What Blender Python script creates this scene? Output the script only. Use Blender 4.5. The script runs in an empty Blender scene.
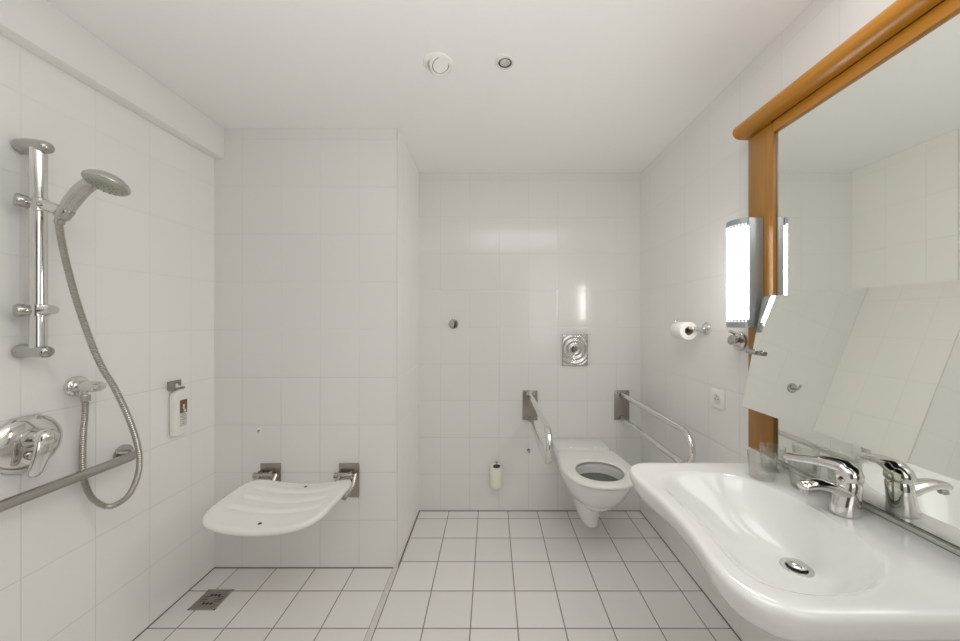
import bpy, bmesh, math, random
from mathutils import Vector, Matrix
random.seed(4)
C = bpy.context.scene.collection
PI = math.pi
F = 343.0; VX = 491.5; VY = 320.0; H = 1.301

def P(px, py, D):
    return Vector(((px-VX)*D/F, D, H+(VY-py)*D/F))

# ------------------------------------------------------------------ materials
def new_mat(name):
    m = bpy.data.materials.new(name); m.use_nodes = True
    return m, m.node_tree, m.node_tree.nodes['Principled BSDF']

def simple(name, col, rough=.4, metal=0., bump=0., bscale=60., coat=0., spec=None, var=0., trans=0., ior=None):
    m, nt, b = new_mat(name)
    b.inputs['Roughness'].default_value = rough
    b.inputs['Metallic'].default_value = metal
    b.inputs['Coat Weight'].default_value = coat
    b.inputs['Coat Roughness'].default_value = .04
    if trans: b.inputs['Transmission Weight'].default_value = trans
    if ior: b.inputs['IOR'].default_value = ior
    if spec is not None: b.inputs['Specular IOR Level'].default_value = spec
    tc = nt.nodes.new('ShaderNodeTexCoord')
    nz = nt.nodes.new('ShaderNodeTexNoise'); nz.inputs['Scale'].default_value = bscale
    nt.links.new(tc.outputs['Object'], nz.inputs['Vector'])
    mix = nt.nodes.new('ShaderNodeMix'); mix.data_type = 'RGBA'
    mix.inputs[6].default_value = (*[c*(1-var) for c in col], 1)
    mix.inputs[7].default_value = (*[min(1, c*(1+var)) for c in col], 1)
    nt.links.new(nz.outputs['Fac'], mix.inputs[0])
    nt.links.new(mix.outputs[2], b.inputs['Base Color'])
    if bump:
        bp = nt.nodes.new('ShaderNodeBump'); bp.inputs['Strength'].default_value = bump
        bp.inputs['Distance'].default_value = .002
        nt.links.new(nz.outputs['Fac'], bp.inputs['Height'])
        nt.links.new(bp.outputs['Normal'], b.inputs['Normal'])
    return m

def tile_mat(name, ax_u, ax_v, off_u, off_v, wu, wv, gw, tile, grout, rough=.12, var=.02, depth=.0012, wav=.0, fade=None, coat=0., tilt=0.):
    """rectangular tiles laid in world (object) axes ax_u, ax_v, joint width gw"""
    m, nt, b = new_mat(name)
    N = nt.nodes; L = nt.links
    tc = N.new('ShaderNodeTexCoord'); sp = N.new('ShaderNodeSeparateXYZ')
    L.new(tc.outputs['Object'], sp.inputs[0])
    def mth(op, a, bb=None, c=None):
        n = N.new('ShaderNodeMath'); n.operation = op
        for i, v in enumerate((a, bb, c)):
            if v is None: continue
            if isinstance(v, (int, float)): n.inputs[i].default_value = v
            else: L.new(v, n.inputs[i])
        return n.outputs[0]
    def cell(ax, off, w):
        u = mth('DIVIDE', mth('SUBTRACT', sp.outputs[ax], off), w)
        fl = mth('FLOOR', u)
        fr = mth('SUBTRACT', u, fl)
        d = mth('MULTIPLY', mth('SUBTRACT', .5, mth('ABSOLUTE', mth('SUBTRACT', fr, .5))), w)   # distance to joint
        return fl, d
    fu, du = cell(ax_u, off_u, wu); fv, dv = cell(ax_v, off_v, wv)
    d = mth('MINIMUM', du, dv)
    mask = N.new('ShaderNodeMapRange'); mask.inputs[1].default_value = gw*.5-.0003; mask.inputs[2].default_value = gw*.5+.0005
    L.new(d, mask.inputs[0])
    cmb = N.new('ShaderNodeCombineXYZ'); L.new(fu, cmb.inputs[0]); L.new(fv, cmb.inputs[1])
    wn = N.new('ShaderNodeTexWhiteNoise'); wn.noise_dimensions = '3D'; L.new(cmb.outputs[0], wn.inputs['Vector'])
    tm = N.new('ShaderNodeMix'); tm.data_type = 'RGBA'
    tm.inputs[6].default_value = (*[c*(1-var) for c in tile], 1); tm.inputs[7].default_value = (*[c*(1+var) for c in tile], 1)
    L.new(wn.outputs['Value'], tm.inputs[0])
    gm = N.new('ShaderNodeMix'); gm.data_type = 'RGBA'
    gm.inputs[6].default_value = (*grout, 1); L.new(tm.outputs[2], gm.inputs[7])
    if fade:   # joints grow fainter with height (fade = z0, z1, strength kept)
        fd = N.new('ShaderNodeMapRange'); fd.inputs[1].default_value = fade[0]; fd.inputs[2].default_value = fade[1]
        fd.inputs[3].default_value = 0.; fd.inputs[4].default_value = fade[2]
        L.new(sp.outputs[2], fd.inputs[0])
        mk = mth('MAXIMUM', mask.outputs[0], fd.outputs[0])
    else: mk = mask.outputs[0]
    L.new(mk, gm.inputs[0])
    L.new(gm.outputs[2], b.inputs['Base Color'])
    rg = N.new('ShaderNodeMapRange'); rg.inputs[3].default_value = .6; rg.inputs[4].default_value = rough
    L.new(mk, rg.inputs[0]); L.new(rg.outputs[0], b.inputs['Roughness'])
    hm = N.new('ShaderNodeMapRange'); hm.interpolation_type = 'SMOOTHSTEP'
    hm.inputs[1].default_value = gw*.3; hm.inputs[2].default_value = gw*.5+.004
    L.new(d, hm.inputs[0])
    nz = N.new('ShaderNodeTexNoise'); nz.inputs['Scale'].default_value = 9.
    L.new(tc.outputs['Object'], nz.inputs['Vector'])
    hh = mth('ADD', hm.outputs[0], mth('MULTIPLY', nz.outputs['Fac'], wav))
    if tilt:   # each tile sits at a very slightly different angle
        sc_ = N.new('ShaderNodeSeparateColor'); L.new(wn.outputs['Color'], sc_.inputs[0])
        uu = mth('SUBTRACT', mth('DIVIDE', mth('SUBTRACT', sp.outputs[ax_u], off_u), wu), fu)
        vv_ = mth('SUBTRACT', mth('DIVIDE', mth('SUBTRACT', sp.outputs[ax_v], off_v), wv), fv)
        ta = mth('MULTIPLY', mth('MULTIPLY', uu, mth('SUBTRACT', sc_.outputs[0], .5)), wu*tilt/depth)
        tb = mth('MULTIPLY', mth('MULTIPLY', vv_, mth('SUBTRACT', sc_.outputs[1], .5)), wv*tilt/depth)
        hh = mth('ADD', hh, mth('ADD', ta, tb))
    bp = N.new('ShaderNodeBump'); bp.inputs['Strength'].default_value = 1.; bp.inputs['Distance'].default_value = depth
    L.new(hh, bp.inputs['Height']); L.new(bp.outputs['Normal'], b.inputs['Normal'])
    return m

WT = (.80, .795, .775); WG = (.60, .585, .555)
def wall_tiles(n, ax, off, wu=.2, k=1.):  # k scales tile colour per wall, standing in for uneven light
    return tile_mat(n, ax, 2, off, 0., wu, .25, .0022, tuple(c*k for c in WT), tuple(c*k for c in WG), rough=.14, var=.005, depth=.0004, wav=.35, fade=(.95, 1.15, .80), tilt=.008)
M = {}
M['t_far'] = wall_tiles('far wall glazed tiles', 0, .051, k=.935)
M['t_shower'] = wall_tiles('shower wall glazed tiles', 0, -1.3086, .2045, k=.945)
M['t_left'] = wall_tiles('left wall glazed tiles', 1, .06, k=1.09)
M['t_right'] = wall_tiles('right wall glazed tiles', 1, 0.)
M['t_part'] = wall_tiles('partition glazed tiles', 1, .135, k=1.14)  # same tiles, extra light on the partition put into the colour
FT = (.76, .742, .722); FG = (.17, .145, .12)
M['f_main'] = tile_mat('floor tiles', 0, 1, -.089, .0475, .2, .2, .0042, FT, FG, rough=.22, var=.03, depth=.0012, wav=.25)
M['f_show'] = tile_mat('shower floor tiles', 0, 1, -1.329, .0475, .2030, .2, .0042, FT, FG, rough=.22, var=.03, depth=.0012, wav=.25)
M['plaster'] = simple('white painted plaster', (.86, .857, .84), .8, bump=.15, bscale=120, var=.01)
M['ceil'] = simple('white ceiling paint', (.88, .876, .862), .85, bump=.1, bscale=90, var=.01)
M['chrome'] = simple('polished chrome', (.72, .71, .69), .07, 1., var=.02, bscale=5)
M['chrome_dk'] = simple('darkened chrome', (.47, .455, .43), .14, 1., var=.05, bscale=20)  # darker chrome copy, dark reflections put into its colour
M['steel'] = simple('brushed steel', (.43, .41, .38), .22, 1., bump=.05, bscale=300, var=.06)
M['plate'] = simple('brushed steel plate', (.34, .31, .28), .3, 1., bump=.08, bscale=200, var=.1)
M['dark'] = simple('dark opening', (.02, .02, .018), .7, var=.1)
M['ceramic'] = simple('white glazed ceramic', (.785, .785, .775), .12, coat=.4, var=.006, bscale=4)
M['seatp'] = simple('white moulded plastic', (.84, .825, .78), .3, var=.01, bscale=20)
M['plasticw'] = simple('white plastic', (.85, .84, .80), .3, var=.01)
M['cream'] = simple('cream plastic', (.84, .81, .70), .35, var=.02)
M['paper'] = simple('soft tissue paper', (.9, .89, .86), .95, bump=.3, bscale=250, var=.02)
M['card'] = simple('grey brown cardboard core', (.30, .25, .19), .9, var=.1)
M['brown'] = simple('brown picture print', (.14, .055, .02), .5, var=.9, bscale=140)
M['print_w'] = simple('label paper', (.62, .60, .56), .5, var=.05)
M['ink'] = simple('grey ink', (.16, .15, .14), .6, var=.1)
M['lampmetal'] = simple('satin grey lamp metal', (.34, .37, .39), .35, .6, var=.04, bscale=200)
M['edge'] = simple('dark glass edge', (.06, .07, .05), .2, var=.1)
M['greenedge'] = simple('greenish glass edge', (.50, .51, .44), .15, var=.1)
M['blue'] = simple('blue and red marker', (.05, .02, .02), .4, var=.1)
M['spray'] = simple('grey green spray face', (.36, .37, .30), .3, .35, bump=.3, bscale=300, var=.15)
M['handm'] = simple('satin chrome hand shower', (.50, .50, .46), .2, .9, var=.05, bscale=40)
M['door'] = simple('dark door for reflections', (.10, .075, .055), .5, var=.03)
M['lens'] = simple('halogen lens', (.80, .80, .73), .2, .6, bump=1., bscale=260, var=.5)
# mirror
m, nt, b = new_mat('silvered mirror'); b.inputs['Base Color'].default_value = (.90, .915, .865, 1)
b.inputs['Metallic'].default_value = 1; b.inputs['Roughness'].default_value = .0; M['mirror'] = m
nzm = nt.nodes.new('ShaderNodeTexNoise'); nzm.inputs['Scale'].default_value = 2
crm = nt.nodes.new('ShaderNodeMapRange'); crm.inputs[3].default_value = .0; crm.inputs[4].default_value = .012
nt.links.new(nzm.outputs['Fac'], crm.inputs[0]); nt.links.new(crm.outputs[0], b.inputs['Roughness'])
# glass
m, nt, b = new_mat('clear thin glass'); out_ = nt.nodes['Material Output']; nt.nodes.remove(b)
tr = nt.nodes.new('ShaderNodeBsdfTransparent'); tr.inputs[0].default_value = (.975, .985, .97, 1)
gl = nt.nodes.new('ShaderNodeBsdfGlossy'); gl.inputs['Roughness'].default_value = .02
lw = nt.nodes.new('ShaderNodeLayerWeight'); lw.inputs[0].default_value = .22
mx = nt.nodes.new('ShaderNodeMixShader'); mr = nt.nodes.new('ShaderNodeMapRange'); mr.inputs[3].default_value = .03; mr.inputs[4].default_value = .8
nt.links.new(lw.outputs['Facing'], mr.inputs[0]); nt.links.new(mr.outputs[0], mx.inputs[0])
nt.links.new(tr.outputs[0], mx.inputs[1]); nt.links.new(gl.outputs[0], mx.inputs[2]); nt.links.new(mx.outputs[0], out_.inputs[0])
M['glass'] = m
# wood: warm orange lacquered
def wood(name, axis):
    m, nt, b = new_mat(name); N = nt.nodes; L = nt.links
    tc = N.new('ShaderNodeTexCoord'); mp = N.new('ShaderNodeMapping')
    sc = [60, 60, 60]; sc[axis] = 2.5; mp.inputs['Scale'].default_value = sc
    L.new(tc.outputs['Object'], mp.inputs[0])
    nz = N.new('ShaderNodeTexNoise'); nz.inputs['Scale'].default_value = 1.5; nz.inputs['Detail'].default_value = 5
    L.new(mp.outputs[0], nz.inputs['Vector'])
    cr = N.new('ShaderNodeValToRGB'); cr.color_ramp.elements[0].position = .3; cr.color_ramp.elements[1].position = .75
    c0, c1 = ((.30, .125, .014), (.38, .165, .022)) if axis == 2 else ((.40, .150, .008), (.50, .195, .012))
    cr.color_ramp.elements[0].color = (*c0, 1); cr.color_ramp.elements[1].color = (*c1, 1)
    L.new(nz.outputs['Fac'], cr.inputs[0]); L.new(cr.outputs[0], b.inputs['Base Color'])
    b.inputs['Roughness'].default_value = .32
    return m
M['wood_v'] = wood('orange lacquered wood upright', 2)
M['wood_h'] = wood('orange lacquered wood rail', 1)
# lamp diffuser (really glowing)
m, nt, b = new_mat('glowing opal diffuser'); b.inputs['Base Color'].default_value = (.9, .9, .88, 1)
b.inputs['Emission Color'].default_value = (1., .965, .91, 1); b.inputs['Emission Strength'].default_value = 27.0
M['glow'] = m
# hose: ribbed metal
m, nt, b = new_mat('ribbed metal hose'); b.inputs['Metallic'].default_value = 1
b.inputs['Roughness'].default_value = .3; b.inputs['Base Color'].default_value = (.42, .40, .36, 1)
M['hose'] = m

# ------------------------------------------------------------------ mesh helpers
def obj(name, bm, mat, parent=None, smooth=38, loc=None):
    bmesh.ops.recalc_face_normals(bm, faces=bm.faces[:])
    me = bpy.data.meshes.new(name); bm.to_mesh(me); bm.free()
    for p in me.polygons: p.use_smooth = bool(smooth)
    if smooth: me.set_sharp_from_angle(angle=math.radians(smooth))
    for mm in (mat if isinstance(mat, (list, tuple)) else [mat]): me.materials.append(mm)
    o = bpy.data.objects.new(name, me); C.objects.link(o)
    if parent is not None:
        o.parent = parent
        o.matrix_parent_inverse = Matrix.Translation(-parent.location)
    return o
def thing(name, label, cat, loc=(0, 0, 0), group=None):
    o = bpy.data.objects.new(name, None); C.objects.link(o); o.location = loc
    o.empty_display_size = .05
    o['label'] = label; o['category'] = cat
    if group: o['group'] = group
    return o
def tag(o, label, cat, group=None):
    o['label'] = label; o['category'] = cat
    if group: o['group'] = group
    return o
def struct(name, bm, mat, smooth=0):
    o = obj(name, bm, mat, None, smooth); o['kind'] = 'structure'; return o

def NB(): return bmesh.new()
def box(bm, a, b, bev=0., seg=2):
    t = bmesh.new()
    bmesh.ops.create_cube(t, size=1)
    a = Vector(a); b = Vector(b)
    for v in t.verts:
        v.co = Vector(((a[i]+b[i])/2 + v.co[i]*abs(b[i]-a[i])) for i in range(3))
    if bev: bmesh.ops.bevel(t, geom=t.edges[:], offset=bev, segments=seg, affect='EDGES', profile=.5)
    return merge(bm, t)
def merge(bm, t, mat=None, mi=None):
    if mat is not None: bmesh.ops.transform(t, matrix=mat, verts=t.verts[:])
    mp = {v: bm.verts.new(v.co) for v in t.verts}
    out = []
    for f in t.faces:
        try:
            nf = bm.faces.new([mp[v] for v in f.verts]); nf.material_index = f.material_index if mi is None else mi
            out.append(nf)
        except ValueError: pass
    t.free(); return out
def loft(bm, rings, cap0=True, cap1=True, closed=True, mi=0):
    R = [[bm.verts.new(p) for p in r] for r in rings]
    n = len(R[0])
    for i in range(len(R)-1):
        for j in range(n if closed else n-1):
            k = (j+1) % n
            f = bm.faces.new((R[i][j], R[i][k], R[i+1][k], R[i+1][j])); f.material_index = mi
    if cap0: bm.faces.new(R[0][::-1]).material_index = mi
    if cap1: bm.faces.new(R[-1]).material_index = mi
    return R
def frame_for(d):
    d = d.normalized(); up = Vector((0, 0, 1)) if abs(d.z) < .9 else Vector((0, 1, 0))
    x = d.cross(up).normalized(); y = x.cross(d).normalized()
    return x, y
def cyl(bm, a, b, r, r2=None, n=32, bev=0.):
    a = Vector(a); b = Vector(b); r2 = r if r2 is None else r2
    x, y = frame_for(b-a); d = (b-a).normalized()
    prof = [(0, r)] if not bev else [(0, r-bev), (bev*.3, r-bev*.3), (bev, r)]
    Ln = (b-a).length
    prof2 = [(Ln, r2)] if not bev else [(Ln-bev, r2), (Ln-bev*.3, r2-bev*.3), (Ln, r2-bev)]
    rings = [[a+d*t+(x*math.cos(2*PI*k/n)+y*math.sin(2*PI*k/n))*rr for k in range(n)] for t, rr in prof+prof2]
    loft(bm, rings)
def lathe(bm, origin, axis, prof, n=40, cap0=True, cap1=True):
    """prof: (distance along axis, radius)"""
    o = Vector(origin); d = Vector(axis).normalized(); x, y = frame_for(d)
    loft(bm, [[o+d*t+(x*math.cos(2*PI*k/n)+y*math.sin(2*PI*k/n))*max(r, 1e-5) for k in range(n)] for t, r in prof], cap0, cap1)
def catmull(pts, sub=8):
    pts = [Vector(p) for p in pts]; out = []
    for i in range(len(pts)-1):
        p0 = pts[max(i-1, 0)]; p1 = pts[i]; p2 = pts[i+1]; p3 = pts[min(i+2, len(pts)-1)]
        for s in range(sub):
            t = s/sub
            out.append(.5*((2*p1)+(-p0+p2)*t+(2*p0-5*p1+4*p2-p3)*t*t+(-p0+3*p1-3*p2+p3)*t**3))
    out.append(pts[-1]); return out
def tube(bm, pts, rad, n=20, squash=None, cap=True):
    """rad: number or list; squash: (list of) ratio of the second axis"""
    pts = [Vector(p) for p in pts]; m = len(pts)
    rads = rad if isinstance(rad, (list, tuple)) else [rad]*m
    sq = squash if isinstance(squash, (list, tuple)) else [squash or 1.]*m
    tans = [(pts[min(i+1, m-1)]-pts[max(i-1, 0)]).normalized() for i in range(m)]
    x, y = frame_for(tans[0]); rings = []
    for i in range(m):
        t = tans[i]; x = (x-t*x.dot(t)).normalized(); y = t.cross(x)
        rings.append([pts[i]+x*math.cos(2*PI*k/n)*rads[i]+y*math.sin(2*PI*k/n)*rads[i]*sq[i] for k in range(n)])
    loft(bm, rings, cap, cap)
def round_path(pts, r, seg=8):
    pts = [Vector(p) for p in pts]; out = [pts[0]]
    for i in range(1, len(pts)-1):
        a = (pts[i-1]-pts[i]).normalized(); b = (pts[i+1]-pts[i]).normalized()
        ang = a.angle(b); t = r/math.tan(ang/2)
        p1 = pts[i]+a*t; p2 = pts[i]+b*t
        c = pts[i]+(a+b).normalized()*(r/math.sin(ang/2))
        v1 = p1-c; v2 = p2-c; tot = v1.angle(v2); ax = v1.cross(v2).normalized()
        for k in range(seg+1): out.append(c+Matrix.Rotation(tot*k/seg, 3, ax) @ v1)
    out.append(pts[-1]); return out
def resample(pts, step):
    pts = [Vector(p) for p in pts]; out = [pts[0]]; acc = 0
    for i in range(len(pts)-1):
        L = (pts[i+1]-pts[i]).length
        while acc+L >= step*len(out):
            out.append(pts[i].lerp(pts[i+1], (step*len(out)-acc)/L))
            if len(out) > 5000: return out
        acc += L
    return out

# ------------------------------------------------------------------ room
XL, XR, XP = -1.454, 1.013, -.493
YF, YS, YN = 2.336, 1.799, -1.35
ZC = 2.306
bm = NB(); box(bm, (XP-.024, YN-.1, -.1), (XR+.1, YF+.1, 0)); f0 = len(bm.faces)
box(bm, (XL-.1, YN-.1, -.1), (XP-.024, YS+.0, 0))
bm.faces.ensure_lookup_table()
for f in bm.faces[f0:]: f.material_index = 1
struct('floor', bm, [M['f_main'], M['f_show']])
bm = NB(); box(bm, (XL-.1, YN-.1, ZC), (XR+.1, YF+.1, ZC+.1)); struct('ceiling', bm, M['ceil'])
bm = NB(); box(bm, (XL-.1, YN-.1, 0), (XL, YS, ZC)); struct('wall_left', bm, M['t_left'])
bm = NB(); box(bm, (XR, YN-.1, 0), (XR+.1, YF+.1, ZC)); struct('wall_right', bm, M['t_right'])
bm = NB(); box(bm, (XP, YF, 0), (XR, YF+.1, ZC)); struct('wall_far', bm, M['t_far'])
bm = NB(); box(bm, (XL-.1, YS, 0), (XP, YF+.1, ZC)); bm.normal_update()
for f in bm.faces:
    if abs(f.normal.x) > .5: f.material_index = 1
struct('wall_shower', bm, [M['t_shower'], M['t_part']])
bm = NB(); box(bm, (XL, YN-.1, 0), (XR, YN, ZC)); struct('wall_near', bm, M['plaster'])
bm = NB(); box(bm, (-.60, YN, 0), (.45, YN+.03, 2.08), .004); d = struct('reflection_door_1', bm, M['door'], 38)  # unseen door, added dark and wide to give the chrome dark reflections
bm = NB(); cyl(bm, (.27, YN+.03, 1.03), (.27, YN+.08, 1.03), .01); tube(bm, [(.27, YN+.08, 1.03), (.15, YN+.08, 1.03)], .009)
obj('door_handle', bm, M['steel'], d)
# lintel beam above the shower's left wall
bm = NB(); box(bm, (XL, YN, 2.145), (-1.398, YS, ZC), .004); struct('trim_1', bm, M['plaster'], 38)
# narrow threshold strip between the two floor zones
bm = NB()
y = YS-.003
for k in range(8):
    y0 = y-(.30 if k else .095); box(bm, (-.5135, max(y0, YN), -.02), (-.4945, y-.0015, .0012), .0006); y = y0
struct('trim_2', bm, simple('pale strip tile', (.62, .59, .54), .3), 38)
# slim corner bead on the partition's edge
bm = NB(); box(bm, (XP-.004, YS-.0035, 0), (XP+.003, YS+.004, ZC-.001), .0015); struct('trim_3', bm, simple('corner bead', (.70, .69, .65), .35), 38)

k_ = 0
for a, b_ in (((XL, YS-.003), (-.517, YS)), ((XL, YN), (XL+.003, YS)), ((XP, YF-.003), (XR, YF)), ((XR-.003, YN), (XR, YF)), ((XP, YS), (XP+.003, YF))):
    bm = NB(); box(bm, (*a, 0), (*b_, .004)); struct('trim_%d' % (4+k_), bm, simple('dark floor joint', (.13, .11, .09), .7) if not k_ else bpy.data.materials['dark floor joint']); k_ += 1

# ------------------------------------------------------------------ shower rail
RX, RY = -1.398, 1.058
t = thing('shower_rail', 'vertical chrome shower slide rail with two wall brackets on left wall', 'shower rail', (XL, RY, 1.208))
bm = NB(); tube(bm, [(RX, RY, 1.215), (RX, RY, 1.835)], .0192, 28, .95); obj('pole', bm, M['chrome'], t)
for z in (1.836, 1.205):
    bm = NB()
    tube(bm, catmull([(XL+.001, RY, z), (XL+.012, RY, z), (-1.42, RY, z+.002), (-1.392, RY, z), (-1.372, RY, z-.003), (-1.362, RY, z-.005)], 4),
         [.021, .022, .022, .022, .022, .022, .022, .022, .0215, .021, .021, .021, .0205, .0205, .020, .0195, .019, .0175, .015, .011, .005][:21], 28, .95)
    obj('bracket', bm, M['chrome_dk'], t)
# mid clamp with round knob
bm = NB(); lathe(bm, (RX, RY, 1.330), (0, 0, 1), [(-.019, .021), (-.017, .0235), (.017, .0235), (.019, .021)]); 
tube(bm, [(RX+.01, RY, 1.33), (-1.345, RY-.005, 1.332)], [.018, .014]); obj('clamp', bm, M['chrome'], t)
bm = NB(); lathe(bm, (RX-.004, RY-.012, 1.330), (-.35, -.94, 0), [(0, .016), (.010, .018), (.026, .020), (.031, .018), (.032, .0)]); obj('knob', bm, M['chrome_dk'], t)
# upper slider that carries the hand shower
bm = NB(); lathe(bm, (RX, RY, 1.655), (0, 0, 1), [(-.021, .021), (-.018, .024), (.018, .024), (.021, .021)])
tube(bm, catmull([(RX+.015, RY, 1.655), (-1.36, RY-.004, 1.650), (-1.325, RY-.004, 1.638), (-1.305, RY-.004, 1.634)], 4), [.017]*13, 20); obj('slider', bm, M['chrome'], t)
bm = NB(); lathe(bm, (RX-.004, RY-.012, 1.658), (-.40, -.92, .05), [(0, .014), (.010, .018), (.026, .020), (.031, .018), (.032, .0)]); obj('knob', bm, M['chrome_dk'], t)
hd = Vector((.60, .0, .80)).normalized()
hp = P(66, 211, 1.055)
bm = NB(); lathe(bm, hp-hd*.026, hd, [(0, .0165), (.002, .018), (.030, .0195), (.033, .018)], 28)
obj('holder_cup', bm, M['chrome_dk'], t)

# hand shower
t = thing('hand_shower', 'chrome hand shower with round grey-green spray head in the slide rail holder', 'shower head', hp)
D0 = 1.055
pts = [P(63, 215, D0), P(67, 209, D0), P(74, 199, D0), P(82, 190, D0), P(90, 184, D0), P(97, 181, D0)]
bm = NB(); tube(bm, catmull(pts, 5), [.0155+.0045*min(1, i/9) for i in range(26)], 24, .95); obj('handle', bm, M['handm'], t)
hc = P(107.5, 182.5, D0); nn = Vector((-.13, -.30, -.94)).normalized()
bm = NB()
lathe(bm, hc, -nn, [(-.010, .051), (-.007, .0535), (-.001, .0535), (.009, .047), (.019, .034), (.025, .018), (.027, 0)], 48)
obj('head_shell', bm, M['handm'], t)
bm = NB(); lathe(bm, hc+nn*.0095, nn, [(-.001, .051), (.005, .048), (.010, .038), (.0125, .024), (.0135, 0)], 48)
sf = obj('spray_face', bm, M['spray'], t)
x, y = frame_for(nn); bm = NB()
for r, n, zz in ((.040, 18, .0182), (.028, 13, .0215), (.017, 8, .0228)):
    for k in range(n):
        c = hc+nn*zz+(x*math.cos(2*PI*k/n)+y*math.sin(2*PI*k/n))*r; cyl(bm, c-nn*.002, c+nn*.001, .0018, n=6)
obj('nozzles', bm, M['ink'], sf)

# hose
HP = [(62, 216, 1.054), (59, 223, 1.055), (64, 253, 1.065), (74, 292, 1.085), (84, 323, 1.105), (94, 350, 1.125), (104, 371, 1.145), (114.5, 388, 1.165), (127, 414, 1.195),
      (136.3, 440, 1.225), (139.5, 461, 1.24), (136.3, 480, 1.245), (127, 497, 1.24), (110, 506.5, 1.23), (94, 500, 1.217), (85.5, 485, 1.208), (82.7, 466, 1.203),
      (83, 440, 1.2), (85, 413, 1.198), (85.5, 398, 1.197)]
HW = [P(a, b_, d_) for a, b_, d_ in HP]
for i, w in enumerate(HW):
    if i >= 14 and w.x < -1.436: w.x = -1.436
path = resample(catmull(HW, 10), .0040)
bm = NB(); tube(bm, path, [.0082+(.0016 if i % 2 else -.0010) for i in range(len(path))], 14)
t = thing('shower_hose', 'long looping ribbed metal shower hose hanging against the left wall', 'shower hose', path[-1])
obj('hose', bm, M['hose'], t)
e0 = path[0]; ed = (path[0]-path[8]).normalized()
bm = NB(); lathe(bm, path[7], ed, [(0, .009), (.004, .0115), (.026, .0125), (.03, .011)], 24); obj('hose_nut', bm, M['chrome_dk'], t)
bm = NB(); lathe(bm, path[-1]-Vector((0, 0, .012)), (0, 0, 1), [(0, .009), (.003, .012), (.022, .013), (.025, .011)], 6); obj('hose_nut', bm, M['chrome_dk'], t)

# hose outlet on the wall
oy = 1.199; oz = 1.301-.232
t = thing('hose_outlet', 'chrome wall outlet elbow with round rosette where the hose starts', 'wall outlet', (XL, oy, oz))
bm = NB(); lathe(bm, (XL, oy, oz), (1, 0, 0), [(0, .036), (.006, .036), (.012, .033), (.016, .027), (.017, .018)], 40); obj('rosette', bm, M['chrome'], t)
bm = NB(); lathe(bm, (XL+.012, oy, oz), (1, 0, 0), [(0, .0175), (.012, .0185), (.03, .019), (.055, .0195), (.072, .018), (.082, .013), (.085, .0)], 32)
cyl(bm, (-1.428, oy, oz-.01), (-1.428, oy, oz-.034), .0115); obj('elbow', bm, M['chrome'], t)

# mixer
my = 1.069; mz = 1.301-.385
t = thing('shower_mixer', 'concealed chrome shower mixer with large round plate and hanging lever', 'shower mixer', (XL, my, mz))
bm = NB(); lathe(bm, (XL, my, mz), (1, 0, 0), [(0, .088), (.004, .0885), (.012, .085), (.020, .072), (.026, .052), (.028, .034)], 64); obj('escutcheon', bm, M['chrome'], t)
bm = NB(); lathe(bm, (XL+.022, my, mz+.018), (1, 0, 0), [(0, .033), (.006, .030), (.02, .027), (.036, .0275), (.048, .027), (.058, .024), (.064, .016), (.066, 0)], 40); obj('body', bm, M['chrome'], t)
bm = NB()
lp = catmull([(XL+.058, my-.004, mz+.036), (XL+.070, my-.006, mz+.020), (XL+.074, my-.012, mz-.012), (XL+.070, my-.020, mz-.050), (XL+.062, my-.028, mz-.092)], 6)
tube(bm, lp, [.014, .018, .020, .021]+[.0215]*10+[.021, .020, .0195, .019, .0185, .018, .0175, .017, .016, .014, .008], 20, .5); obj('lever', bm, M['chrome'], t)
bm = NB(); lathe(bm, (XL+.026, my-.005, mz-.035), (1, 0, 0), [(0, .014), (.01, .014), (.016, .011), (.018, 0)], 24); obj('diverter_button', bm, M['chrome_dk'], t)

# grab rail
gx = -1.392; gz = 1.301-.528
t = thing('grab_rail', 'long straight chrome grab rail along the left wall below the shower mixer', 'grab rail', (XL, 1.36, gz))
bm = NB(); tube(bm, round_path([(XL+.004, 1.352, gz), (gx, 1.352, gz), (gx, .30, gz), (XL+.004, .30, gz)], .034, 8), .0165, 28); obj('bar', bm, M['steel'], t)
for yy in (1.352, .30):
    bm = NB(); lathe(bm, (XL, yy, gz), (1, 0, 0), [(0, .036), (.006, .036), (.009, .034), (.0115, .022)], 40); obj('flange', bm, M['chrome_dk'], t)

# dispenser
sy = 1.567
t = thing('soap_dispenser', 'slim white soap bottle with picture label hung in a steel wall bracket', 'soap dispenser', (XL, sy, .90))
bm = NB(); box(bm, (XL, sy-.030, .985), (XL+.003, sy+.038, 1.024), .001); box(bm, (XL, sy-.030, .985), (XL+.036, sy-.027, 1.022), .001)
box(bm, (XL+.032, sy-.030, .985), (XL+.036, sy+.020, .996), .001); obj('bracket', bm, M['plate'], t)
bm = NB()
def rrect(cx, cy, z, hx, hy, n=40, e=4.):
    o = []
    for k in range(n):
        a = 2*PI*k/n; c, s = math.cos(a), math.sin(a)
        o.append(Vector((cx+hx*math.copysign(abs(c)**(2/e), c), cy+hy*math.copysign(abs(s)**(2/e), s), z)))
    return o
bx = XL+.022
loft(bm, [rrect(bx, sy, z, hx, hy) for z, hx, hy in ((.775, .012, .022), (.779, .0165, .028), (.79, .0175, .030), (.95, .0175, .030), (.966, .0165, .028), (.976, .011, .018), (.982, .008, .010), (.998, .008, .010), (1.0, .006, .008))])
obj('bottle', bm, M['plasticw'], t)
bm = NB(); loft(bm, [rrect(bx+.002, sy-.012, z, .0065, .0075, 20, 2.) for z in (.985, 1.008, 1.012)]); obj('cap', bm, M['plasticw'], t)
lx = bx+.0178
bm = NB(); box(bm, (lx-.001, sy-.010, .815), (lx+.0005, sy+.026, .935), .0); lb = obj('label', bm, M['print_w'], t, 0)
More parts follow.
